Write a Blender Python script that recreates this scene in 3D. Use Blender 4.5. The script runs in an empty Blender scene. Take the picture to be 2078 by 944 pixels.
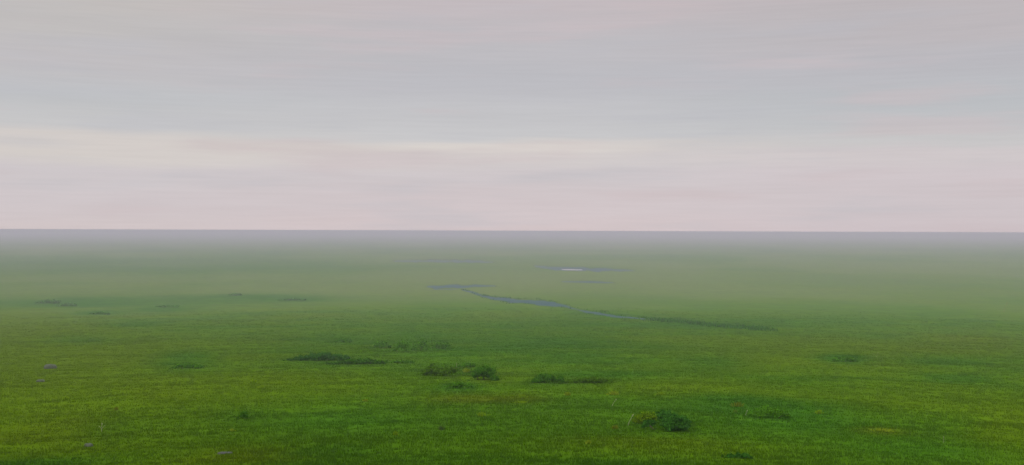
import bpy, math, random
import numpy as np
from mathutils import Matrix, Vector

random.seed(7)
rng = np.random.default_rng(11)
sc = bpy.context.scene
COL = sc.collection

# ------------------------------------------------------------------ camera numbers
W_PX, H_PX = 2078.0, 944.0
HFOV = math.radians(50.0)
FPX = (W_PX / 2) / math.tan(HFOV / 2)
CAM_H = 75.0
# the viewer stands on the slope of a broad hill: (distance, fall below the eye) down to the plain
SLOPE_D = np.array([0, 12, 32, 70, 135, 290, 580, 930, 1255, 1700, 3000, 60000], dtype=float)
SLOPE_F = np.array([1.68, 3.5, 6.8, 12.0, 18.2, 30.0, 47.0, 62.8, 73.3, 75.0, 75.0, 75.0])
PITCH = math.radians(-0.09)
ROLL = math.radians(0.19)
CAM_M = (Matrix.Translation((0, 0, CAM_H)) @ Matrix.Rotation(math.pi / 2 + PITCH, 4, 'X')
         @ Matrix.Rotation(ROLL, 4, 'Z'))


def lin(r, g, b):
    f = lambda c: (c / 255 / 12.92) if c / 255 <= 0.04045 else ((c / 255 + 0.055) / 1.055) ** 2.4
    return (f(r), f(g), f(b))


# ------------------------------------------------------------------ noise in numpy
def _hash(ix, iy, seed):
    h = (ix.astype(np.int64) * 374761393 + iy.astype(np.int64) * 668265263 + seed * 974634777) & 0xffffffff
    h = ((h ^ (h >> 13)) * 1274126177) & 0xffffffff
    h = h ^ (h >> 16)
    return (h & 0xffffff) / float(0xffffff)


def vnoise(x, y, seed=0):
    ix, iy = np.floor(x), np.floor(y)
    fx, fy = x - ix, y - iy
    ux, uy = fx * fx * fx * (fx * (6 * fx - 15) + 10), fy * fy * fy * (fy * (6 * fy - 15) + 10)
    a, b = _hash(ix, iy, seed), _hash(ix + 1, iy, seed)
    c, d = _hash(ix, iy + 1, seed), _hash(ix + 1, iy + 1, seed)
    return (a * (1 - ux) + b * ux) * (1 - uy) + (c * (1 - ux) + d * ux) * uy


def fbm(x, y, seed=0, octaves=4):
    t, a, n = 0.0, 1.0, 0.0
    for k in range(octaves):
        t = t + a * vnoise(x * 2 ** k + 17.3 * k, y * 2 ** k - 9.1 * k, seed + k)
        n += a
        a *= 0.55
    return t / n - 0.5


def _smooth_profile():
    # smooth the hill's profile so that it has no creases
    g = np.exp(np.linspace(math.log(4.0), math.log(60000.0), 1500))
    f = np.interp(np.log(g), np.log(np.maximum(SLOPE_D, 4.0)), SLOPE_F)
    k = np.hanning(121); k /= k.sum()
    f2 = np.convolve(np.concatenate([np.full(60, f[0]), f, np.full(60, f[-1])]), k, mode='valid')
    return np.log(g), f2


LOG_D, FALL = _smooth_profile()


def fall(r):
    return np.interp(np.log(np.maximum(r, 1e-3)), LOG_D, FALL)


# ------------------------------------------------------------------ where a feature stands on the plain
def ground_at(px, py):
    """Point of the hillside or plain seen at photo pixel (px, py)."""
    d = CAM_M.to_3x3() @ Vector((px - W_PX / 2, H_PX / 2 - py, -FPX))
    hz_ = math.hypot(d.x, d.y)
    t = -d.z / hz_
    lo, hi = math.log(5.0), math.log(60000.0)
    for _ in range(50):
        m_ = (lo + hi) / 2
        if float(fall(math.exp(m_))) > math.exp(m_) * t: lo = m_
        else: hi = m_
    q = math.exp(lo)
    return (d.x / hz_ * q, d.y / hz_ * q)


def metres(px_len, py, px=1039):
    x, y = ground_at(px, py)
    return px_len * math.hypot(x, y) / FPX


# watercourses: pixel centreline with half thickness (px), turned into world polylines with half widths
WATER_SPEC = {
    'stream': [(938, 588, 0.55), (958, 593, 0.88), (978, 600.5, 1.33), (995, 604.5, 2.43), (1015, 607.5, 3.76), (1040, 610.5, 3.98), (1062, 611.5, 2.87), (1082, 613, 4.42),
               (1105, 615.5, 4.86), (1130, 618.5, 4.64), (1150, 621.5, 3.98), (1166, 626.5, 1.44), (1180, 631, 2.65), (1200, 634.5, 3.76), (1225, 638, 4.42),
               (1250, 641.5, 4.20), (1270, 644, 1.77), (1288, 645.5, 2.65), (1312, 647, 1.33)],
    'backwater': [(866, 582, 1.4), (890, 582, 3.0), (925, 581.5, 3.4), (960, 580.5, 2.3), (1005, 580.5, 1.1)],
    'pond': [(1084, 540, 1.6), (1120, 544, 3.2), (1150, 546, 4.4), (1185, 546.5, 4.0), (1230, 547, 2.8), (1285, 549, 1.4)],
    'still_pool': [(1140, 546.8, 0.5), (1150, 547.2, 0.8), (1168, 547.5, 0.7), (1182, 547.8, 0.4)],
    'marsh_pool': [(1140, 571.5, 0.9), (1175, 572, 1.5), (1215, 573, 1.8), (1245, 574, 1.0)],
    'far_channel': [(800, 530, 0.8), (850, 530, 2.2), (905, 529.5, 2.6), (955, 530.5, 2.2), (1000, 533, 0.8)],
}
WATER = {}
for n, pts in WATER_SPEC.items():
    out = []
    for (px, py, hw) in pts:
        x, y = ground_at(px, py)
        y0 = ground_at(px, py + hw)[1]
        y1 = ground_at(px, py - hw)[1]
        out.append((x, y, (y1 - y0) / 2))
    WATER[n] = np.array(out)


def poly_at(pl, x):
    """Centre depth and half width of a watercourse along x (they all run left to right)."""
    order = np.argsort(pl[:, 0])
    xs = pl[order, 0]
    return np.interp(x, xs, pl[order, 1]), np.interp(x, xs, pl[order, 2]), xs[0], xs[-1]


def water_depth(x, y):
    """0 on dry land rising to 1 in the middle of a channel."""
    m = np.zeros_like(x)
    for n, pl in WATER.items():
        c, w, x0, x1 = poly_at(pl, x)
        wob = 1 + 0.9 * fbm(x / 16.0, y / 30.0, 91, 3)
        c = c + w * 1.5 * fbm(x / 16.0, x * 0 + 3.3, 55, 3)
        t = 1 - np.abs(y - c) / (w * 1.25 * wob + 1e-6)
        t = np.where((x < x0) | (x > x1), -1, t)
        m = np.maximum(m, np.clip(t * 1.6, 0, 1))
    return m * m * (3 - 2 * m)


def height(x, y):
    r = np.hypot(x, y)
    roll = 3.0 * fbm(x / 160.0, y / 160.0, 3, 3) * np.clip((r - 80) / 250, 0, 1) + 0.42 * fbm(x / 13.0, y / 13.0, 5, 3)
    near = np.clip((r - 10) / 40, 0, 1) * np.clip(1 - (r - 1500) / 3000, 0, 1)
    flat = np.zeros_like(x)
    for pl in WATER.values():
        cx, cy = pl[:, 0].mean(), pl[:, 1].mean()
        sx, sy = np.ptp(pl[:, 0]) * 0.75 + 30, np.ptp(pl[:, 1]) * 0.8 + 80
        flat = np.maximum(flat, np.exp(-(((x - cx) / sx) ** 4 + ((y - cy) / sy) ** 4)))
    return CAM_H - fall(r) + roll * near * (1 - flat) - 0.30 * water_depth(x, y)


def h1(x, y):
    return float(height(np.array([x]), np.array([y]))[0])


# ------------------------------------------------------------------ grass kinds and tones over the plain (base colours)
GREEN = np.array((0.058, 0.138, 0.0036))
OLIVE = np.array((0.082, 0.141, 0.0016))
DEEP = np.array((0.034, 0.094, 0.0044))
BROWN = np.array((0.082, 0.108, 0.0024))
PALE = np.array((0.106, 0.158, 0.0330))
LUSH = np.array((0.034, 0.114, 0.0060))
# (px, py, half width px, half height px, tone, weight)
PATCHES = [
    (1040, 925, 1500, 95, DEEP, .42), (40, 740, 330, 110, OLIVE, .75), (150, 700, 200, 40, OLIVE, .3), (320, 800, 70, 14, OLIVE, .7), (120, 805, 60, 16, OLIVE, .4),  # the wide DEEP entry makes the grass darker towards the foreground
    (610, 780, 160, 20, OLIVE, .35), (100, 880, 160, 35, BROWN, .30), (520, 925, 150, 16, BROWN, .35), (1330, 905, 200, 15, BROWN, .3),
    (1000, 765, 100, 14, OLIVE, .55), (960, 808, 80, 10, BROWN, .55), (1060, 806, 45, 9, BROWN, .35), (1400, 780, 130, 20, OLIVE, .4),
    (1700, 700, 260, 22, OLIVE, .55), (1900, 800, 200, 50, OLIVE, .3), (2060, 870, 80, 40, OLIVE, .55), (1780, 876, 50, 7, BROWN, .5),
    (1980, 700, 100, 25, BROWN, .25), (1500, 585, 500, 25, PALE, .35), (1000, 572, 260, 24, PALE, .8), (600, 595, 200, 20, PALE, .35),
    (970, 594, 40, 6, PALE, .6), (1250, 562, 120, 10, PALE, .5), (1280, 622, 110, 7, PALE, .25), (120, 590, 140, 14, PALE, .3),
    (1740, 560, 250, 20, PALE, .3), (560, 690, 240, 12, OLIVE, .3),
    (380, 735, 60, 18, LUSH, .55), (690, 690, 90, 16, LUSH, .45), (830, 690, 60, 26, LUSH, .35), (1100, 700, 190, 20, LUSH, .55),
    (1440, 738, 60, 12, LUSH, .45), (1710, 730, 50, 10, LUSH, .8), (1920, 735, 90, 9, LUSH, .5), (1950, 770, 80, 8, LUSH, .5),
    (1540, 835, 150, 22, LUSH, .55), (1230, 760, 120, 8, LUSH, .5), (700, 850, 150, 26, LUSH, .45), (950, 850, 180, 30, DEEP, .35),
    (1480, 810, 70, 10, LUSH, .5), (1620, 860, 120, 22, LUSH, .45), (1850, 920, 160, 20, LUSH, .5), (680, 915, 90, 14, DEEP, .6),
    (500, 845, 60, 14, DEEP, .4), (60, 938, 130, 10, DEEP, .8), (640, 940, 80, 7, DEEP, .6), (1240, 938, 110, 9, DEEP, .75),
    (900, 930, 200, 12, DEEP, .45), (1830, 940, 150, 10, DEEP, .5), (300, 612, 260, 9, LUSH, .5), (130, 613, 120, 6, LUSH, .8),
    (160, 620, 60, 5, LUSH, .6), (330, 626, 60, 5, LUSH, .6), (200, 634, 40, 4, LUSH, .7), (520, 604, 150, 6, LUSH, .7),
    (600, 609, 50, 4, LUSH, .6), (280, 662, 50, 6, LUSH, .5), (160, 695, 70, 8, LUSH, .4), (930, 785, 40, 9, LUSH, .6),
    (680, 732, 100, 9, DEEP, .8), (1160, 776, 90, 7, DEEP, .6), (925, 756, 70, 10, DEEP, .6), (1345, 862, 55, 12, DEEP, .8),  # DEEP entries: soft darker halo in the grass round the shrubs
    (1430, 659, 130, 5, LUSH, .8), (1700, 640, 300, 18, LUSH, .25), (1200, 655, 260, 16, LUSH, .25), (1790, 680, 60, 6, LUSH, .35),
    (330, 530, 330, 7, LUSH, .5), (150, 545, 260, 9, LUSH, .4), (650, 545, 150, 5, LUSH, .3), (1650, 655, 110, 7, LUSH, .3), (230, 870, 60, 20, DEEP, .3),
]
_P = []
for (px, py, hw, hh, c, w) in PATCHES:
    x, y = ground_at(px, py)
    yn, yf = ground_at(px, py + hh)[1], ground_at(px, py - hh)[1]
    _P.append((px, py, x, y, hw * y / FPX, y - yn, yf - y, c, w))


def grass_colour(x, y):
    n1 = fbm(x / 60.0, y / 75.0, 21, 4)
    n2 = fbm(x / 14.0, y / 16.0, 33, 4)
    n3 = fbm(x / 3.2, y / 3.6, 47, 3)
    c = np.tile(GREEN, (len(x), 1))
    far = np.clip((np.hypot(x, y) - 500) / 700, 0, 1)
    n0 = fbm(x / 260.0, y / 420.0, 61, 4)
    k = np.clip(0.25 + 1.5 * n1 + 0.55 * n2, 0, 1)[:, None]
    c = c * (1 - k) + OLIVE * k
    k = np.clip(-0.9 * n2 - 1.3 * n1 - 0.02, 0, 0.7)[:, None]
    c = c * (1 - k) + LUSH * k
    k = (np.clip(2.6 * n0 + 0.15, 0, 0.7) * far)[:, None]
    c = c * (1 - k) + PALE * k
    k = (np.clip(-2.6 * n0 - 0.1, 0, 0.7) * far)[:, None]
    c = c * (1 - k) + LUSH * k
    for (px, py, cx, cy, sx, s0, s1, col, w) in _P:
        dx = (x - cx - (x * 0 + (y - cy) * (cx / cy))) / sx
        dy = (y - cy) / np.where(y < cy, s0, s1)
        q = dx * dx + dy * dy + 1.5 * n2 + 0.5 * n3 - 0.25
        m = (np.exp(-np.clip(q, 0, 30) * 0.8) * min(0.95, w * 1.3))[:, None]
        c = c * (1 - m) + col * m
    return np.clip(c * (1 + 0.12 * n3 + 0.16 * n2)[:, None], 0.002, 1)


# ------------------------------------------------------------------ object helpers
def tag(o, label=None, cat=None, group=None, kind=None):
    if label: o['label'] = label
    if cat: o['category'] = cat
    if group: o['group'] = group
    if kind: o['kind'] = kind
    return o


def mesh_obj(name, verts, faces, mat, parent=None, smooth=False, colours=None):
    me = bpy.data.meshes.new(name)
    me.from_pydata([tuple(v) for v in verts], [], faces)
    if colours is not None:
        a = me.color_attributes.new('tint', 'FLOAT_COLOR', 'POINT')
        arr = np.ones((len(verts), 4), dtype=np.float32)
        arr[:, :3] = colours
        a.data.foreach_set('color', arr.ravel())
    me.materials.append(mat)
    if smooth:
        me.polygons.foreach_set('use_smooth', [True] * len(me.polygons))
    o = bpy.data.objects.new(name, me)
    COL.objects.link(o)
    if parent: o.parent = parent
    return o


def big_mesh(name, co, tris_or_quads, mat, colours=None, smooth=False):
    """co (n,3), polys (m,k) as numpy, colours (n,3)."""
    me = bpy.data.meshes.new(name)
    n, (m, k) = len(co), tris_or_quads.shape
    me.vertices.add(n)
    me.vertices.foreach_set('co', co.astype(np.float32).ravel())
    me.loops.add(m * k)
    me.loops.foreach_set('vertex_index', tris_or_quads.astype(np.int32).ravel())
    me.polygons.add(m)
    me.polygons.foreach_set('loop_start', np.arange(0, m * k, k, dtype=np.int32))
    if smooth:
        me.polygons.foreach_set('use_smooth', np.ones(m, dtype=bool))
    if colours is not None:
        a = me.color_attributes.new('tint', 'FLOAT_COLOR', 'POINT')
        arr = np.ones((n, 4), dtype=np.float32)
        arr[:, :3] = colours
        a.data.foreach_set('color', arr.ravel())
    me.update(calc_edges=True)
    me.validate()
    me.materials.append(mat)
    o = bpy.data.objects.new(name, me)
    COL.objects.link(o)
    return o


def empty(name, loc):
    o = bpy.data.objects.new(name, None)
    COL.objects.link(o)
    o.location = loc
    o.empty_display_size = 0.3
    return o


# ------------------------------------------------------------------ materials
def new_mat(name):
    m = bpy.data.materials.new(name)
    m.use_nodes = True
    nt = m.node_tree
    nt.nodes.clear()
    return m, nt, nt.nodes.new('ShaderNodeOutputMaterial')


def node(nt, t, **kw):
    n = nt.nodes.new(t)
    for k, v in kw.items():
        if k in n.inputs: n.inputs[k].default_value = v
        else: setattr(n, k, v)
    return n


def mat_ground():
    m, nt, out = new_mat('meadow_turf')
    L = nt.links.new
    at = node(nt, 'ShaderNodeAttribute', attribute_name='tint')
    tc = node(nt, 'ShaderNodeTexCoord')
    mp = node(nt, 'ShaderNodeMapping'); mp.inputs['Scale'].default_value = (0.6, 1.0, 1.0)
    L(tc.outputs['Object'], mp.inputs['Vector'])
    n1 = node(nt, 'ShaderNodeTexNoise', Scale=0.9, Detail=6.0, Roughness=0.62)
    n2 = node(nt, 'ShaderNodeTexNoise', Scale=0.13, Detail=5.0, Roughness=0.6)
    L(mp.outputs[0], n1.inputs['Vector']); L(mp.outputs[0], n2.inputs['Vector'])
    r1 = node(nt, 'ShaderNodeMapRange'); r1.inputs[1].default_value = .3; r1.inputs[2].default_value = .7; r1.inputs[3].default_value = .90; r1.inputs[4].default_value = 1.10
    r2 = node(nt, 'ShaderNodeMapRange'); r2.inputs[1].default_value = .3; r2.inputs[2].default_value = .7; r2.inputs[3].default_value = .86; r2.inputs[4].default_value = 1.14
    L(n1.outputs[0], r1.inputs[0]); L(n2.outputs[0], r2.inputs[0])
    mu = node(nt, 'ShaderNodeMath', operation='MULTIPLY'); L(r1.outputs[0], mu.inputs[0]); L(r2.outputs[0], mu.inputs[1])
    vm = node(nt, 'ShaderNodeVectorMath', operation='SCALE'); L(at.outputs['Color'], vm.inputs[0]); L(mu.outputs[0], vm.inputs['Scale'])
    bs = node(nt, 'ShaderNodeBsdfDiffuse', Roughness=1.0)
    L(vm.outputs[0], bs.inputs['Color'])
    bp = node(nt, 'ShaderNodeBump', Strength=0.35, Distance=0.2); L(n1.outputs[0], bp.inputs['Height']); L(bp.outputs[0], bs.inputs['Normal'])
    L(bs.outputs[0], out.inputs['Surface'])
    return m


def mat_leaf(name, transl=0.3):
    m, nt, out = new_mat(name)
    L = nt.links.new
    at = node(nt, 'ShaderNodeAttribute', attribute_name='tint')
    d = node(nt, 'ShaderNodeBsdfDiffuse'); t = node(nt, 'ShaderNodeBsdfTranslucent')
    L(at.outputs['Color'], d.inputs['Color']); L(at.outputs['Color'], t.inputs['Color'])
    mx = node(nt, 'ShaderNodeMixShader'); mx.inputs[0].default_value = transl
    L(d.outputs[0], mx.inputs[1]); L(t.outputs[0], mx.inputs[2])
    L(mx.outputs[0], out.inputs['Surface'])
    return m


def mat_noisy(name, c1, c2, scale, rough=0.85):
    m, nt, out = new_mat(name)
    L = nt.links.new
    tc = node(nt, 'ShaderNodeTexCoord')
    n = node(nt, 'ShaderNodeTexNoise', Scale=scale, Detail=6.0, Roughness=0.65); L(tc.outputs['Object'], n.inputs['Vector'])
    r = node(nt, 'ShaderNodeValToRGB')
    r.color_ramp.elements[0].position = .35; r.color_ramp.elements[0].color = (*c1, 1)
    r.color_ramp.elements[1].position = .68; r.color_ramp.elements[1].color = (*c2, 1)
    L(n.outputs[0], r.inputs[0])
    b = node(nt, 'ShaderNodeBsdfPrincipled', Roughness=rough); L(r.outputs[0], b.inputs['Base Color'])
    bp = node(nt, 'ShaderNodeBump', Strength=0.6, Distance=0.05); L(n.outputs[0], bp.inputs['Height']); L(bp.outputs[0], b.inputs['Normal'])
    L(b.outputs[0], out.inputs['Surface'])
    return m


def mat_water(name, rough, ripple, base, spec):
    m, nt, out = new_mat(name)
    L = nt.links.new
    tc = node(nt, 'ShaderNodeTexCoord')
    n = node(nt, 'ShaderNodeTexNoise', Scale=1.4, Detail=4.0, Roughness=0.6); L(tc.outputs['Object'], n.inputs['Vector'])
    b = node(nt, 'ShaderNodeBsdfPrincipled', Roughness=rough, IOR=1.33)
    b.inputs['Specular IOR Level'].default_value = spec
    b.inputs['Base Color'].default_value = (*base, 1)
    bp = node(nt, 'ShaderNodeBump', Strength=ripple, Distance=0.2); L(n.outputs[0], bp.inputs['Height']); L(bp.outputs[0], b.inputs['Normal'])
    L(b.outputs[0], out.inputs['Surface'])
    return m


M_GROUND = mat_ground()
M_GRASS = mat_leaf('grass_blades', 0.42)
M_LEAF = mat_leaf('shrub_leaves', 0.22)
M_STEM = mat_noisy('shrub_bark', (0.05, 0.035, 0.02), (0.12, 0.09, 0.06), 9.0)
M_STONE = mat_noisy('grey_stone', (0.048, 0.062, 0.036), (0.098, 0.116, 0.074), 5.0)
M_DARKSTONE = mat_noisy('dark_stone', (0.03, 0.035, 0.03), (0.07, 0.075, 0.07), 5.0)
M_STALK = mat_noisy('pale_straw', (0.20, 0.22, 0.10), (0.36, 0.38, 0.22), 6.0)
M_RUST = mat_noisy('russet_stalk', (0.22, 0.075, 0.03), (0.32, 0.13, 0.05), 6.0)
M_WATER = mat_water('marsh_water', 0.55, 0.9, (0.016, 0.074, 0.072), 0.05)
M_POND = mat_water('still_water', 0.10, 0.25, (0.05, 0.06, 0.07), 0.5)

# ------------------------------------------------------------------ ground
ang = np.concatenate([np.linspace(-0.62, 0.62, 520), np.linspace(0.62, 2 * math.pi - 0.62, 140)[1:-1]])
rad = [0.0]
r = 1.0
while r < 22: rad.append(r); r += 1.3
while r < 2600: rad.append(r); r *= 1.0050
while r < 26000: rad.append(r); r *= 1.035
rad = np.array(rad)
A, R = np.meshgrid(ang, rad)
gx, gy = (R * np.sin(A)).ravel(), (R * np.cos(A)).ravel()
gz = height(gx, gy)
na, nr = len(ang), len(rad)
i = np.arange(nr - 1)[:, None] * na
j = np.arange(na)[None, :]
j2 = (j + 1) % na
quads = np.stack([i + j, i + na + j, i + na + j2, i + j2], axis=-1).reshape(-1, 4)
quads = quads[:, ::-1]
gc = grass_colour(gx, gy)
wd = water_depth(gx, gy)
gc = gc * (1 - np.clip(wd * 1.2, 0, 1)[:, None]) + np.array((0.03, 0.045, 0.02)) * np.clip(wd * 1.2, 0, 1)[:, None]
ground = big_mesh('meadow', np.stack([gx, gy, gz], 1), quads[:, ::-1] if False else quads, M_GROUND, gc, smooth=True)
tag(ground, 'level green meadow reaching to the horizon', 'ground', kind='structure')

# ------------------------------------------------------------------ water sheets
WL = {'stream': 'blue grey stream winding between green banks in the middle distance',
      'backwater': 'thin blue backwater beyond the bend of the stream',
      'pond': 'blue grey pond in the hazy distance', 'still_pool': 'pale glinting pool in the middle of the far pond', 'marsh_pool': 'faint grey pool on the pale wet meadow',
      'far_channel': 'thin dim channel crossing the hazy plain'}
for n, pl in WATER.items():
    order = np.argsort(pl[:, 0])
    xs = np.linspace(pl[order[0], 0], pl[order[-1], 0], 60)
    c, w, _, _ = poly_at(pl, xs)
    v, f = [], []
    for q in range(len(xs)):
        for s in (-1.9, -0.9, 0, 0.9, 1.9):
            v.append((xs[q], c[q] + s * w[q], CAM_H - float(fall(math.hypot(xs[q], c[q] + s * w[q]))) - (0.06 if n == 'still_pool' else 0.10)))
    for q in range(len(xs) - 1):
        for s in range(4):
            b = q * 5 + s
            f.append((b, b + 5, b + 6, b + 1))
    o = mesh_obj(n, v, f, M_POND if n == 'still_pool' else M_WATER)
    tag(o, WL[n], 'water', kind='structure')


# ------------------------------------------------------------------ grass blades and reeds
def blades(bx, by, hgt, wid, per, spread, col, lean=0.45):
    """Triangular blades in tufts round (bx, by): returns co, tris, colours."""
    n = len(bx) * per
    X = np.repeat(bx, per) + rng.normal(0, 1, n) * np.repeat(spread, per)
    Y = np.repeat(by, per) + rng.normal(0, 1, n) * np.repeat(spread, per)
    Z = height(X, Y) - 0.02
    Hh = np.repeat(hgt, per) * rng.uniform(0.55, 1.15, n)
    Ww = np.repeat(wid, per) * rng.uniform(0.7, 1.3, n)
    a = rng.uniform(0, 2 * math.pi, n)
    b = rng.uniform(0, 2 * math.pi, n)
    l = rng.uniform(0.1, 1, n) * lean * Hh
    dx, dy = np.cos(a) * Ww / 2, np.sin(a) * Ww / 2
    co = np.empty((n, 4, 3))
    mx, my = np.cos(b) * l * 0.35, np.sin(b) * l * 0.35
    co[:, 0] = np.stack([X - dx, Y - dy, Z], 1)
    co[:, 1] = np.stack([X + dx, Y + dy, Z], 1)
    co[:, 2] = np.stack([X + dx * .8 + mx, Y + dy * .8 + my, Z + Hh * 0.6], 1)
    co[:, 3] = np.stack([X - dx * .3 + np.cos(b) * l, Y - dy * .3 + np.sin(b) * l, Z + Hh], 1)
    C = np.repeat(col, per, axis=0) * rng.uniform(0.92, 1.08, n)[:, None]
    C = np.repeat(C, 4, axis=0)
    idx = np.arange(n * 4).reshape(n, 4)
    return co.reshape(-1, 3), idx, C


parts = []
N_TUFT = 260000
# more tufts to the square metre near the viewer, thinning out evenly with distance
t_ = rng.uniform(0, 1, N_TUFT)
E_ = 0.62
dd = (19.0 ** E_ + t_ * (950.0 ** E_ - 19.0 ** E_)) ** (1 / E_)
aa = rng.uniform(-0.53, 0.53, N_TUFT)
bx, by = dd * np.sin(aa), dd * np.cos(aa)
dens = fbm(bx / 6.0, by / 6.0, 71, 3)
keep = (water_depth(bx, by) < 0.08) & (rng.uniform(0, 1, N_TUFT) < np.clip(0.85 + 0.8 * dens, 0.45, 1) * np.clip(1.5 - dd / 600, 0, 1))
bx, by, dd = bx[keep], by[keep], dd[keep]
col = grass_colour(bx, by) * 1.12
hh = (0.098 + 0.040 * np.clip(dd / 100, 0, 1) + 0.08 * np.clip(dd / 600, 0, 1)) * np.clip(1 + 0.8 * fbm(bx / 8.0, by / 8.0, 77, 3), 0.6, 1.5)
ww = 0.010 + 0.00036 * dd
parts.append(blades(bx, by, hh, ww, 7, 0.08 + 0.0012 * dd, col))
off, co, tr, cc = 0, [], [], []
for (c, t, k) in parts:
    co.append(c); tr.append(t + off); cc.append(k); off += len(c)
g = big_mesh('grass', np.concatenate(co), np.concatenate(tr), M_GRASS, np.concatenate(cc))
tag(g, 'short green steppe grass covering the nearer meadow', 'grass', kind='stuff')

# sedge on the banks of the stream and along the dry end of its bed
SEDGE = [(1320, 648), (1350, 650.5), (1380, 653), (1410, 657), (1440, 660.5), (1480, 663.5), (1520, 666), (1560, 668.5)]
bx, by, cl = [], [], []
for (a, b) in zip(SEDGE[:-1], SEDGE[1:]):
    for k in range(45):
        t = random.random()
        x, y = ground_at(a[0] + (b[0] - a[0]) * t, a[1] + (b[1] - a[1]) * t + random.gauss(0, 1.3))
        bx.append(x); by.append(y)
pl = WATER['stream']
for k in range(110):
    x = random.uniform(pl[:, 0].min(), pl[:, 0].max())
    c, w, _, _ = poly_at(pl, np.array([x]))
    s = random.choice((1, 1, 1, -1))
    bx.append(x); by.append(float(c[0] + s * w[0] * random.uniform(0.95, 1.7)))
bx, by = np.array(bx), np.array(by)
col = np.tile(np.array((0.050, 0.160, 0.014)), (len(bx), 1)) * rng.uniform(0.7, 1.3, len(bx))[:, None]
c, t, k = blades(bx, by, rng.uniform(0.4, 1.5, len(bx)), np.full(len(bx), 0.6), 8, np.full(len(bx), 1.9), col)
g = big_mesh('sedge', c, t, M_GRASS, k)
tag(g, 'dark green sedge along the stream banks', 'sedge', kind='stuff')


# ------------------------------------------------------------------ shrubs
def polytube(pts, radii, n=6):
    """One continuous tapered tube through pts."""
    v, f = [], []
    for k, p in enumerate(pts):
        p = Vector(p)
        d = (Vector(pts[min(k + 1, len(pts) - 1)]) - Vector(pts[max(k - 1, 0)])).normalized()
        a = Vector((1, 0, 0)) if abs(d.x) < .9 else Vector((0, 1, 0))
        a = (a - d * a.dot(d)).normalized(); b = d.cross(a)
        for q in range(n):
            t = 2 * math.pi * q / n
            v.append(tuple(p + (a * math.cos(t) + b * math.sin(t)) * radii[k]))
    for k in range(len(pts) - 1):
        for q in range(n):
            f.append((k * n + q, k * n + (q + 1) % n, (k + 1) * n + (q + 1) % n, (k + 1) * n + q))
    f.append(tuple(range(n))[::-1]); f.append(tuple(range((len(pts) - 1) * n, len(pts) * n)))
    return v, f


def make_shrub(px, py, wpx, hpx, tone, label, group, leaves=2600, leaf=0.075, tone2=None):
    x, y = ground_at(px, py)
    d = math.hypot(x, y)
    w, h = wpx * d / FPX, hpx * d / FPX
    z = h1(x, y)
    root = empty('shrub', (x, y, z))
    tag(root, label, 'shrub', group)
    # clumps of leaves: a mound that is wide, ragged and lower at both ends
    nc = max(7, int(w / max(h, .4) * 7))
    clumps = []
    for k in range(nc):
        u = random.uniform(-1, 1)
        top = h * (1 - 0.8 * (u - .2) ** 2) * random.uniform(0.55, 0.95)
        rr = top * random.uniform(0.32, 0.5)
        clumps.append((u * (w / 2 - rr * .5), random.uniform(-.5, .5) * min(w, h * 1.8), max(top - rr, rr * .5), rr * random.uniform(1, 1.7), rr))
    v = np.empty((leaves, 4, 3)); C = np.empty((leaves, 3))
    rr2 = random.Random(int(px * 7 + py))
    for k in range(leaves):
        cx, cy, cz, ra, rb = clumps[rr2.randrange(nc)]
        while True:
            q = [rr2.uniform(-1, 1) for _ in range(3)]
            if sum(t * t for t in q) < 1: break
        s = (0.5 + 0.5 * rr2.random()) / max(.25, math.sqrt(sum(t * t for t in q))) ** 0.5
        if rr2.random() < 0.22: s *= rr2.uniform(1.1, 1.55)
        P = Vector((cx + q[0] * ra * s, cy + q[1] * ra * s, max(0.03, cz + q[2] * rb * s)))
        n = Vector((q[0] + rr2.gauss(0, .5), q[1] + rr2.gauss(0, .5), q[2] + .5 + rr2.gauss(0, .5))).normalized()
        a = n.orthogonal().normalized()
        a = Matrix.Rotation(rr2.uniform(0, 6.28), 3, n) @ a
        b = n.cross(a)
        L = leaf * rr2.uniform(.6, 1.4) * max(1.0, d / 85)
        v[k, 0] = P - a * L; v[k, 1] = P + b * L * .45; v[k, 2] = P + a * L; v[k, 3] = P - b * L * .45
        t = np.array(tone)
        if tone2 is not None and cx < -w * .05 and cz + q[2] * rb > h * .35: t = np.array(tone2)
        C[k] = t * rr2.uniform(.7, 1.35)
    fo = big_mesh('foliage', v.reshape(-1, 3), np.arange(leaves * 4).reshape(-1, 4), M_LEAF, np.repeat(C, 4, axis=0))
    fo.parent = root
    for (cx, cy, cz, ra, rb) in clumps[:4]:
        b0 = Vector((cx * .55, cy * .4, -0.08)); e = Vector((cx, cy, cz + rb * .3))
        mid = (b0 + e) / 2 + Vector((random.gauss(0, .05), random.gauss(0, .05), .06))
        mesh_obj('stem', *polytube((b0, mid, e), (.035, .022, .008)), M_STEM, root, smooth=True)
    return root


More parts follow.
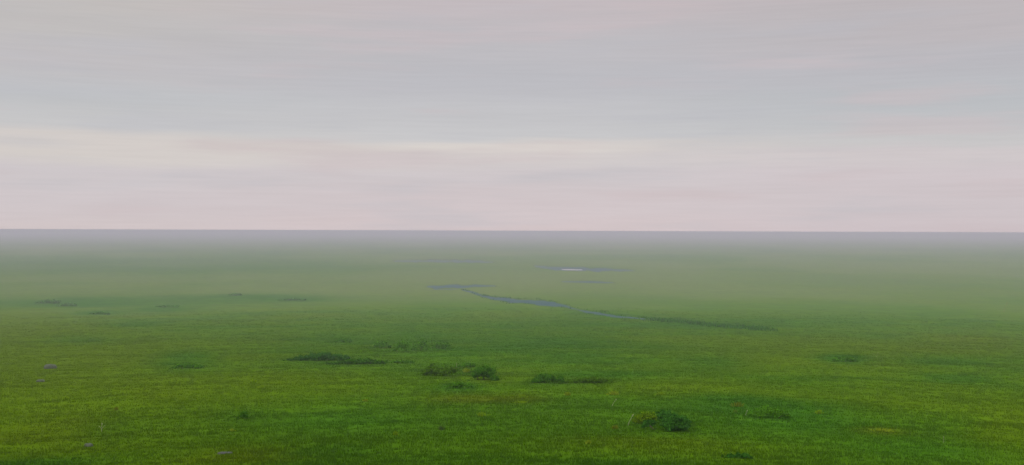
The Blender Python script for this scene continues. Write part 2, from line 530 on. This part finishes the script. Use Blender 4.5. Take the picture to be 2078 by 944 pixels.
BLUEGREEN = (0.038, 0.128, 0.013)
DARK = (0.046, 0.142, 0.006)
OLIVEDARK = (0.064, 0.148, 0.004)
MID = (0.064, 0.182, 0.006)
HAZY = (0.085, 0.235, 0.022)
SOFT = (0.066, 0.185, 0.008)
GR1 = 'shrubs in a broken row across the middle of the meadow'
GR2 = 'faint shrubs in the hazy left distance'
GR3 = 'shrubs scattered over the near meadow'
S = [
    (643, 733, 130, 19, BLUEGREEN, 'long low bluish green shrub at the left end of the dark broken row', GR1, 6500),
    (724, 740, 126, 14, DARK, 'thin flat dark green shrub joined to the long bluish shrub', GR1, 4800),
    (812, 738, 60, 8, MID, 'very low faint green shrub bridging the flat dark shrub and the olive one', GR1, 1600),
    (888, 763, 84, 33, OLIVEDARK, 'rounded olive dark shrub just left of the white upright stalk', GR1, 5000),
    (945, 745, 44, 11, MID, 'small faint green shrub behind and right of the white upright stalk', GR1, 1400),
    (980, 772, 66, 36, DARK, 'dark rounded shrub right of the white stalk and its yellow tuft', GR1, 4600),
    (930, 788, 58, 17, MID, 'low mid green shrub in front of the gap below the white stalk', GR1, 2000),
    (1108, 778, 74, 23, DARK, 'darkest small shrub with a sharp left tip beside a yellowish patch', GR1, 4600),
    (1188, 780, 110, 16, OLIVEDARK, 'flat olive tail of a shrub trailing off the darkest small shrub', GR1, 3800),
    (1348, 876, 104, 46, BLUEGREEN, 'largest and nearest dark shrub, right of a yellow olive one', GR3, 8500),
    (1306, 860, 60, 30, (0.105, 0.190, 0.003), 'yellow olive shrub at the left shoulder of the largest dark shrub', GR3, 2200),
    (1556, 850, 84, 28, MID, 'broad soft green shrub right of the bright yellow green tuft', GR3, 3000),
    (1494, 928, 58, 13, BLUEGREEN, 'small flat bluish shrub near the bottom edge of the meadow', GR3, 1800),
    (493, 848, 22, 17, DARK, 'lone tiny dark shrub in the near left grass', GR3, 900),
    (1708, 737, 62, 13, MID, 'isolated low green shrub on the right part of the meadow', GR3, 1800),
    (378, 748, 66, 14, MID, 'faint low green shrub far left of the long bluish shrub', GR3, 1800),
    (816, 716, 40, 42, SOFT, 'tallest feathery pale green shrub, left of its pair behind the gap in the row', GR1, 900),
    (850, 712, 34, 34, SOFT, 'feathery pale green shrub right beside the tallest feathery one', GR1, 700),
    (890, 708, 44, 24, SOFT, 'low feathery pale green shrub at the right of the feathery group', GR1, 700),
    (770, 706, 44, 20, SOFT, 'low feathery pale green shrub at the left of the feathery group', GR1, 700),
    (695, 694, 42, 12, SOFT, 'soft faint shrub directly behind the long bluish shrub', GR1, 1200),
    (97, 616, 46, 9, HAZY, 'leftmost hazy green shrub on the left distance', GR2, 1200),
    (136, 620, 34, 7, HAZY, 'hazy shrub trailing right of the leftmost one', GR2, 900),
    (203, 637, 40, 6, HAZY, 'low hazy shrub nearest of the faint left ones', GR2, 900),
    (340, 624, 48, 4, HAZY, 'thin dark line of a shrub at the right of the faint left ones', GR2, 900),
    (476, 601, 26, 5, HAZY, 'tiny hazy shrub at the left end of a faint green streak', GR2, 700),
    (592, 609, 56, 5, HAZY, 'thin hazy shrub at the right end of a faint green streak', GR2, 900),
]
for s in S:
    make_shrub(*s[:7], leaves=s[7])


# ------------------------------------------------------------------ stones
def make_stone(px, py, wpx, hpx, label, mat, seed):
    x, y = ground_at(px, py)
    d = math.hypot(x, y)
    w, h = wpx * d / FPX, hpx * d / FPX
    v, f = [], []
    nu, nv = 18, 10
    q = random.Random(seed)
    ph = [q.uniform(0, 6.28) for _ in range(8)]
    for b in range(nv + 1):
        th = math.pi * b / nv
        for a in range(nu):
            p = 2 * math.pi * a / nu
            k = 1 + .13 * math.sin(2 * p + ph[0]) + .10 * math.sin(3 * p + ph[1] + th) + .08 * math.sin(5 * p + ph[2] - 2 * th)
            zz = math.cos(th)
            zz = min(zz, .72 + .05 * math.sin(3 * p + ph[3]))
            v.append((math.cos(p) * math.sin(th) * k * w / 2, math.sin(p) * math.sin(th) * k * w * .38, zz * h * .9))
    for b in range(nv):
        for a in range(nu):
            f.append((b * nu + a, (b + 1) * nu + a, (b + 1) * nu + (a + 1) % nu, b * nu + (a + 1) % nu))
    o = mesh_obj('stone', v, f, mat, smooth=False)
    o.location = (x, y, h1(x, y) + h * .25)
    o.rotation_euler = (0, 0, q.uniform(-.3, .3))
    tag(o, label, 'stone', 'stones lying in the grass')
    return o


make_stone(102, 749, 22, 9, 'largest blue grey stone, in the olive grass at far left', M_STONE, 1)
make_stone(82, 778, 15, 5, 'small flat grey stone just in front of the largest blue grey one', M_STONE, 2)
make_stone(180, 903, 15, 7, 'nearest grey stone, in the lower left grass', M_STONE, 3)
make_stone(456, 917, 27, 4, 'long flat dark stone low in the left foreground', M_DARKSTONE, 4)


# ------------------------------------------------------------------ tufts, stalks and flowers
def make_tuft(px, py, wpx, hpx, colour, label, n=100, name='grass_tuft', cat='grass tuft', group='tufts of yellow grass'):
    x, y = ground_at(px, py)
    d = math.hypot(x, y)
    w, h = wpx * d / FPX, hpx * d / FPX
    z = h1(x, y)
    v, f, C = [], [], []
    q = random.Random(int(px * 3 + py * 11))
    for k in range(n):
        bx_, by_ = q.gauss(0, .145) * w, q.gauss(0, .145) * w * .6
        hh = h * q.uniform(.5, 1.0) * math.exp(-(bx_ / w) ** 2 * 3)
        a = q.uniform(0, 6.28); ww = 0.02 * max(1, d / 85) * q.uniform(.7, 1.5)
        dx, dy = math.cos(a) * ww, math.sin(a) * ww
        lx, ly = bx_ * .5 + q.gauss(0, .2) * hh, by_ * .5 + q.gauss(0, .2) * hh
        s = len(v)
        v += [(bx_ - dx, by_ - dy, -.05), (bx_ + dx, by_ + dy, -.05), (bx_ + lx * .5 + dx * .7, by_ + ly * .5 + dy * .7, hh * .6), (bx_ + lx, by_ + ly, hh)]
        f.append((s, s + 1, s + 2, s + 3))
        c = np.array(colour) * q.uniform(.75, 1.3)
        C += [c] * 4
    o = mesh_obj(name, v, f, M_GRASS, colours=np.array(C))
    o.location = (x, y, z)
    tag(o, label, cat, group)
    return o


YEL = (0.190, 0.310, 0.006)
STRAW = (0.230, 0.310, 0.014)
RED = (0.165, 0.205, 0.010)
LIME = (0.150, 0.270, 0.030)
T = [
    (1246, 803, 30, 11, STRAW, 'straw coloured tuft above a leaning pale stalk, between the row and the largest shrub'),
    (1152, 802, 16, 9, STRAW, 'small straw tuft standing below the flat olive shrub tail'),
    (1060, 807, 18, 9, YEL, 'yellow tuft in open grass below the gap beside the darkest small shrub'),
    (1058, 818, 36, 6, YEL, 'wide low yellow tuft directly in front of another yellow one'),
    (978, 845, 26, 11, YEL, 'lone yellow tuft in the open grass well in front of the dark rounded shrub'),
    (1248, 872, 18, 9, RED, 'reddish tuft left of the largest shrub'),
    (1340, 802, 22, 8, YEL, 'soft yellow tuft behind the largest shrub'),
    (1357, 790, 12, 8, YEL, 'tiny yellow tuft farther off behind the largest shrub'),
    (1497, 826, 28, 11, RED, 'brown red tuft just behind the bright yellow green one'),
    (1492, 838, 10, 8, LIME, 'brightest yellow green tuft, left of the broad soft shrub'),
    (1662, 842, 17, 10, YEL, 'single yellow tuft right of the broad soft shrub'),
    (1788, 878, 44, 7, STRAW, 'long low straw streak of a tuft in the near right grass'),
    (946, 756, 18, 10, STRAW, 'orange yellow tuft between the white stalk and the dark rounded shrub'),
    (742, 815, 12, 7, STRAW, 'small straw tuft in the grass in front of the flat dark shrub'),
    (514, 778, 24, 10, YEL, 'yellow tuft in the left grass, taller of a near pair'),
    (530, 788, 18, 7, YEL, 'lower yellow tuft beside a taller one in the left grass'),
    (444, 790, 14, 8, YEL, 'yellow tuft left of the pair in the left grass'),
    (236, 831, 10, 7, RED, 'tiny red tuft in the near left grass'),
    (132, 812, 18, 8, YEL, 'bright yellow tuft in front of the small flat grey stone'),
    (95, 814, 12, 7, YEL, 'small yellow tuft below the small flat grey stone'),
    (471, 875, 14, 6, STRAW, 'pale tuft beneath the lone tiny dark shrub'),
    (896, 874, 12, 11, (0.09, 0.15, 0.03), 'pale green upright tuft low in the centre'),
    (803, 884, 10, 10, YEL, 'yellow tuft left of the pale green upright one'),
    (1194, 905, 14, 9, STRAW, 'orange straw tuft near the bottom, left of the largest shrub'),
]
for t in T:
    make_tuft(*t)


def make_stalk(px, py, hpx, lean, mat, label, thick=0.02, fork=0):
    """An upright stalk with a small seed head and two drooping leaves."""
    x, y = ground_at(px, py)
    d = math.hypot(x, y)
    h = hpx * d / FPX
    root = empty('stalk', (x, y, h1(x, y)))
    tag(root, label, 'plant stalk', 'single stalks standing in the grass')
    pts = [Vector((0, 0, -.05))] + [Vector((lean * h * (k / 5) ** 1.3, 0, h * k / 5)) for k in range(1, 6)]
    mesh_obj('stem', *polytube(pts, [thick * (1 - .12 * k) for k in range(6)]), mat, root, smooth=True)
    for k in range(fork):
        s = -1 if k % 2 else 1
        q = [Vector((lean * h * .35, 0, h * .45)), Vector((lean * h * .6 + s * h * .2, 0, h * .66)), Vector((lean * h + s * h * .45, 0, h * (.95 - .1 * k)))]
        mesh_obj('branch', *polytube(q, (thick * .7, thick * .55, thick * .3)), mat, root, smooth=True)
    p = pts[-1]; up = (pts[-1] - pts[-2]).normalized()
    hl = h * .28
    mesh_obj('seed_head', *polytube([p - up * hl * .3, p, p + up * hl * .35, p + up * hl * .7, p + up * hl], (thick * .5, thick * 1.3, thick * 1.6, thick * 1.1, thick * .25), 8), mat, root, smooth=True)
    return root


make_stalk(926, 756, 15, 0.02, M_STALK, 'white upright stalk between the dark shrubs of the row', .026)
make_stalk(1242, 822, 12, 0.6, M_STALK, 'pale stalk leaning under the straw tuft beyond the largest shrub')
make_stalk(1274, 866, 20, 0.45, M_STALK, 'pale stalk leaning against the left side of the largest shrub', .02)
make_stalk(206, 873, 14, 0.05, M_STALK, 'pale forked stalk in the near left grass', .02, 2)
make_stalk(1513, 846, 9, 0.3, M_STALK, 'short pale stalk right of the brightest yellow green tuft', .018)
make_stalk(1915, 902, 10, 0.0, M_STALK, 'thin pale stalk in the near right grass', .012)
make_stalk(2037, 635, 15, 0.35, M_RUST, 'rust red stalk far off at the right edge', .07)
make_stalk(1778, 725, 8, 0.4, M_STALK, 'tiny pale stalk right of the isolated low green shrub', .02)

# ------------------------------------------------------------------ haze
HAZE_D = 0.000235
HAZE_C = (0.66, 0.62, 0.75)
b, t, e = -3.5, CAM_H + 0.28, 27500.0
v = [(-e, -e, b), (e, -e, b), (e, e, b), (-e, e, b), (-e, -e, t), (e, -e, t), (e, e, t), (-e, e, t)]
f = [(0, 3, 2, 1), (4, 5, 6, 7), (0, 1, 5, 4), (1, 2, 6, 5), (2, 3, 7, 6), (3, 0, 4, 7)]
m, nt, out = new_mat('haze')
pv = node(nt, 'ShaderNodeVolumePrincipled')
pv.inputs['Color'].default_value = (*HAZE_C, 1)
pv.inputs['Density'].default_value = HAZE_D
pv.inputs['Anisotropy'].default_value = 0.0
nt.links.new(pv.outputs[0], out.inputs['Volume'])
hz = mesh_obj('haze', v, f, m)
tag(hz, 'pale evening haze lying low over the plain', 'haze', kind='stuff')

# ------------------------------------------------------------------ sky
SUN_EL, SUN_AZ = math.radians(28), math.radians(215)
world = bpy.data.worlds.new('World')
sc.world = world
world.use_nodes = True
nt = world.node_tree
nt.nodes.clear()
L = nt.links.new
out = nt.nodes.new('ShaderNodeOutputWorld')


def mth(op, a, b=None, c=None):
    n = nt.nodes.new('ShaderNodeMath'); n.operation = op
    for k, q in enumerate((a, b, c)):
        if q is None: continue
        if isinstance(q, (int, float)): n.inputs[k].default_value = q
        else: L(q, n.inputs[k])
    return n.outputs[0]


def comb(x, y, z=0.0):
    n = nt.nodes.new('ShaderNodeCombineXYZ')
    for k, q in enumerate((x, y, z)):
        if isinstance(q, (int, float)): n.inputs[k].default_value = q
        else: L(q, n.inputs[k])
    return n.outputs[0]


def noise(vec, scale=1.0, detail=4.0, rough=0.55):
    n = nt.nodes.new('ShaderNodeTexNoise')
    n.inputs['Scale'].default_value = scale; n.inputs['Detail'].default_value = detail; n.inputs['Roughness'].default_value = rough
    L(vec, n.inputs['Vector'])
    return n.outputs[0]


def mix(fac, a, b):
    n = nt.nodes.new('ShaderNodeMix'); n.data_type = 'RGBA'
    for sock, q in ((n.inputs[0], fac), (n.inputs[6], a), (n.inputs[7], b)):
        if isinstance(q, (int, float)): sock.default_value = q
        elif isinstance(q, tuple): sock.default_value = (*q, 1)
        else: L(q, sock)
    return n.outputs[2]


def rng_map(x, a, b, c, d):
    n = nt.nodes.new('ShaderNodeMapRange'); n.interpolation_type = 'SMOOTHSTEP'
    L(x, n.inputs[0])
    for k, q in enumerate((a, b, c, d)): n.inputs[k + 1].default_value = q
    return n.outputs[0]


tc = nt.nodes.new('ShaderNodeTexCoord')
sp = nt.nodes.new('ShaderNodeSeparateXYZ'); L(tc.outputs['Generated'], sp.inputs[0])
X, Y, Z = sp.outputs
hyp = mth('SQRT', mth('ADD', mth('MULTIPLY', X, X), mth('MULTIPLY', Y, Y)))
v_ = mth('DIVIDE', Z, mth('MAXIMUM', hyp, 0.02))          # tangent of the elevation
u_ = mth('ARCTAN2', X, Y)                                 # azimuth from +Y
big = noise(comb(mth('MULTIPLY', u_, 1.6), mth('MULTIPLY', v_, 14.0), 2.3), 1.0, 3.0)
med = noise(comb(mth('MULTIPLY', u_, 5.0), mth('MULTIPLY', v_, 60.0), 7.7), 1.0, 4.0)
fine = noise(comb(mth('MULTIPLY', u_, 14.0), mth('MULTIPLY', v_, 420.0), 1.1), 1.0, 5.0, 0.6)
hue = noise(comb(mth('MULTIPLY', u_, 4.0), mth('MULTIPLY', v_, 36.0), 12.0), 1.0, 3.0)
vw = mth('ADD', v_, mth('ADD', mth('MULTIPLY', mth('SUBTRACT', big, 0.5), 0.030), mth('MULTIPLY', mth('SUBTRACT', med, 0.5), 0.016)))


def ramp(stops):
    n = nt.nodes.new('ShaderNodeValToRGB')
    cr = n.color_ramp
    cr.interpolation = 'EASE'
    for k, (py, c) in enumerate(stops):
        pos = (468.5 - py) / FPX / 0.25
        if k < 2: el = cr.elements[k]; el.position = pos
        else: el = cr.elements.new(pos)
        el.color = (*lin(*c), 1)
    L(mth('MULTIPLY', vw, 4.0), n.inputs[0])
    return n.outputs[0]


left = ramp([(468, (213, 201, 202)), (415, (209, 200, 203)), (355, (207, 200, 203)), (322, (214, 207, 203)), (288, (213, 206, 202)),
             (262, (200, 199, 200)), (215, (193, 194, 197)), (150, (195, 191, 193)), (80, (195, 191, 190)), (20, (195, 190, 187)), (-60, (192, 187, 187))])
mid = ramp([(468, (213, 199, 201)), (415, (210, 199, 202)), (360, (208, 200, 203)), (328, (211, 204, 204)), (303, (212, 205, 202)),
            (280, (201, 200, 202)), (235, (197, 196, 199)), (170, (190, 189, 194)), (90, (192, 189, 193)), (20, (197, 188, 191)), (-60, (193, 186, 189))])
right = ramp([(468, (208, 196, 200)), (415, (207, 197, 201)), (360, (208, 198, 202)), (320, (208, 200, 202)), (295, (201, 199, 200)),
              (262, (193, 194, 197)), (215, (188, 190, 194)), (140, (188, 186, 191)), (90, (191, 185, 188)), (20, (191, 184, 186)), (-60, (187, 181, 183))])
cl = mix(rng_map(u_, -0.40, -0.05, 0.0, 1.0), left, mid)
cl = mix(rng_map(u_, 0.05, 0.36, 0.0, 1.0), cl, right)
# the bright break in the cloud low in the middle, longer to the left
brk = mth('MULTIPLY', rng_map(mth('ABSOLUTE', mth('SUBTRACT', mth('ADD', v_, mth('MULTIPLY', mth('SUBTRACT', med, 0.5), 0.024)), 0.0735)), 0.001, 0.0135, 1.0, 0.0),
          rng_map(mth('ABSOLUTE', mth('ADD', u_, 0.012)), 0.05, 0.15, 1.0, 0.0))
cl = mix(mth('MULTIPLY', brk, 0.75), cl, lin(222, 215, 210))
# pink and blue drifts, fine streaks
cl = mix(rng_map(hue, 0.52, 0.72, 0.0, 0.45), cl, lin(205, 190, 193))
cl = mix(rng_map(hue, 0.48, 0.28, 0.0, 0.35), cl, lin(189, 189, 196))
st = mth('ADD', 1.0, mth('ADD', mth('MULTIPLY', mth('SUBTRACT', fine, 0.5), 0.11), mth('MULTIPLY', mth('SUBTRACT', med, 0.5), 0.10)))
vs = nt.nodes.new('ShaderNodeVectorMath'); vs.operation = 'SCALE'
L(cl, vs.inputs[0]); L(st, vs.inputs['Scale'])
over = mix(rng_map(v_, 0.24, 0.9, 0.0, 1.0), vs.outputs[0], (1.36, 1.35, 1.38))
sky = nt.nodes.new('ShaderNodeTexSky'); sky.sky_type = 'NISHITA'; sky.sun_disc = False
sky.sun_elevation = SUN_EL; sky.sun_rotation = SUN_AZ
b1 = nt.nodes.new('ShaderNodeBackground'); L(sky.outputs[0], b1.inputs[0]); b1.inputs[1].default_value = 0.06
b2 = nt.nodes.new('ShaderNodeBackground'); L(over, b2.inputs[0]); b2.inputs[1].default_value = 1.0
ms = nt.nodes.new('ShaderNodeMixShader'); ms.inputs[0].default_value = 0.96
L(b1.outputs[0], ms.inputs[1]); L(b2.outputs[0], ms.inputs[2]); L(ms.outputs[0], out.inputs['Surface'])

sl = bpy.data.lights.new('sun', 'SUN')
sl.energy = 1.2; sl.angle = math.radians(18); sl.color = (1.0, 0.95, 0.88)
so = bpy.data.objects.new('sun', sl); COL.objects.link(so)
sd = Vector((math.sin(SUN_AZ) * math.cos(SUN_EL), math.cos(SUN_AZ) * math.cos(SUN_EL), math.sin(SUN_EL)))
so.rotation_euler = sd.to_track_quat('Z', 'Y').to_euler()
so.location = (0, 0, 120)

# ------------------------------------------------------------------ camera and view
cd = bpy.data.cameras.new('camera')
cd.angle = HFOV; cd.clip_start = 0.1; cd.clip_end = 60000
co_ = bpy.data.objects.new('camera', cd); COL.objects.link(co_)
co_.matrix_world = CAM_M
sc.camera = co_
vs_ = sc.view_settings
vs_.view_transform = 'Standard'; vs_.look = 'None'; vs_.exposure = 0.0; vs_.gamma = 1.0; vs_.use_curve_mapping = False
sc.cycles.volume_bounces = 2
sc.cycles.max_bounces = 8
sc.cycles.use_denoising = True
sc.cycles.seed = 5
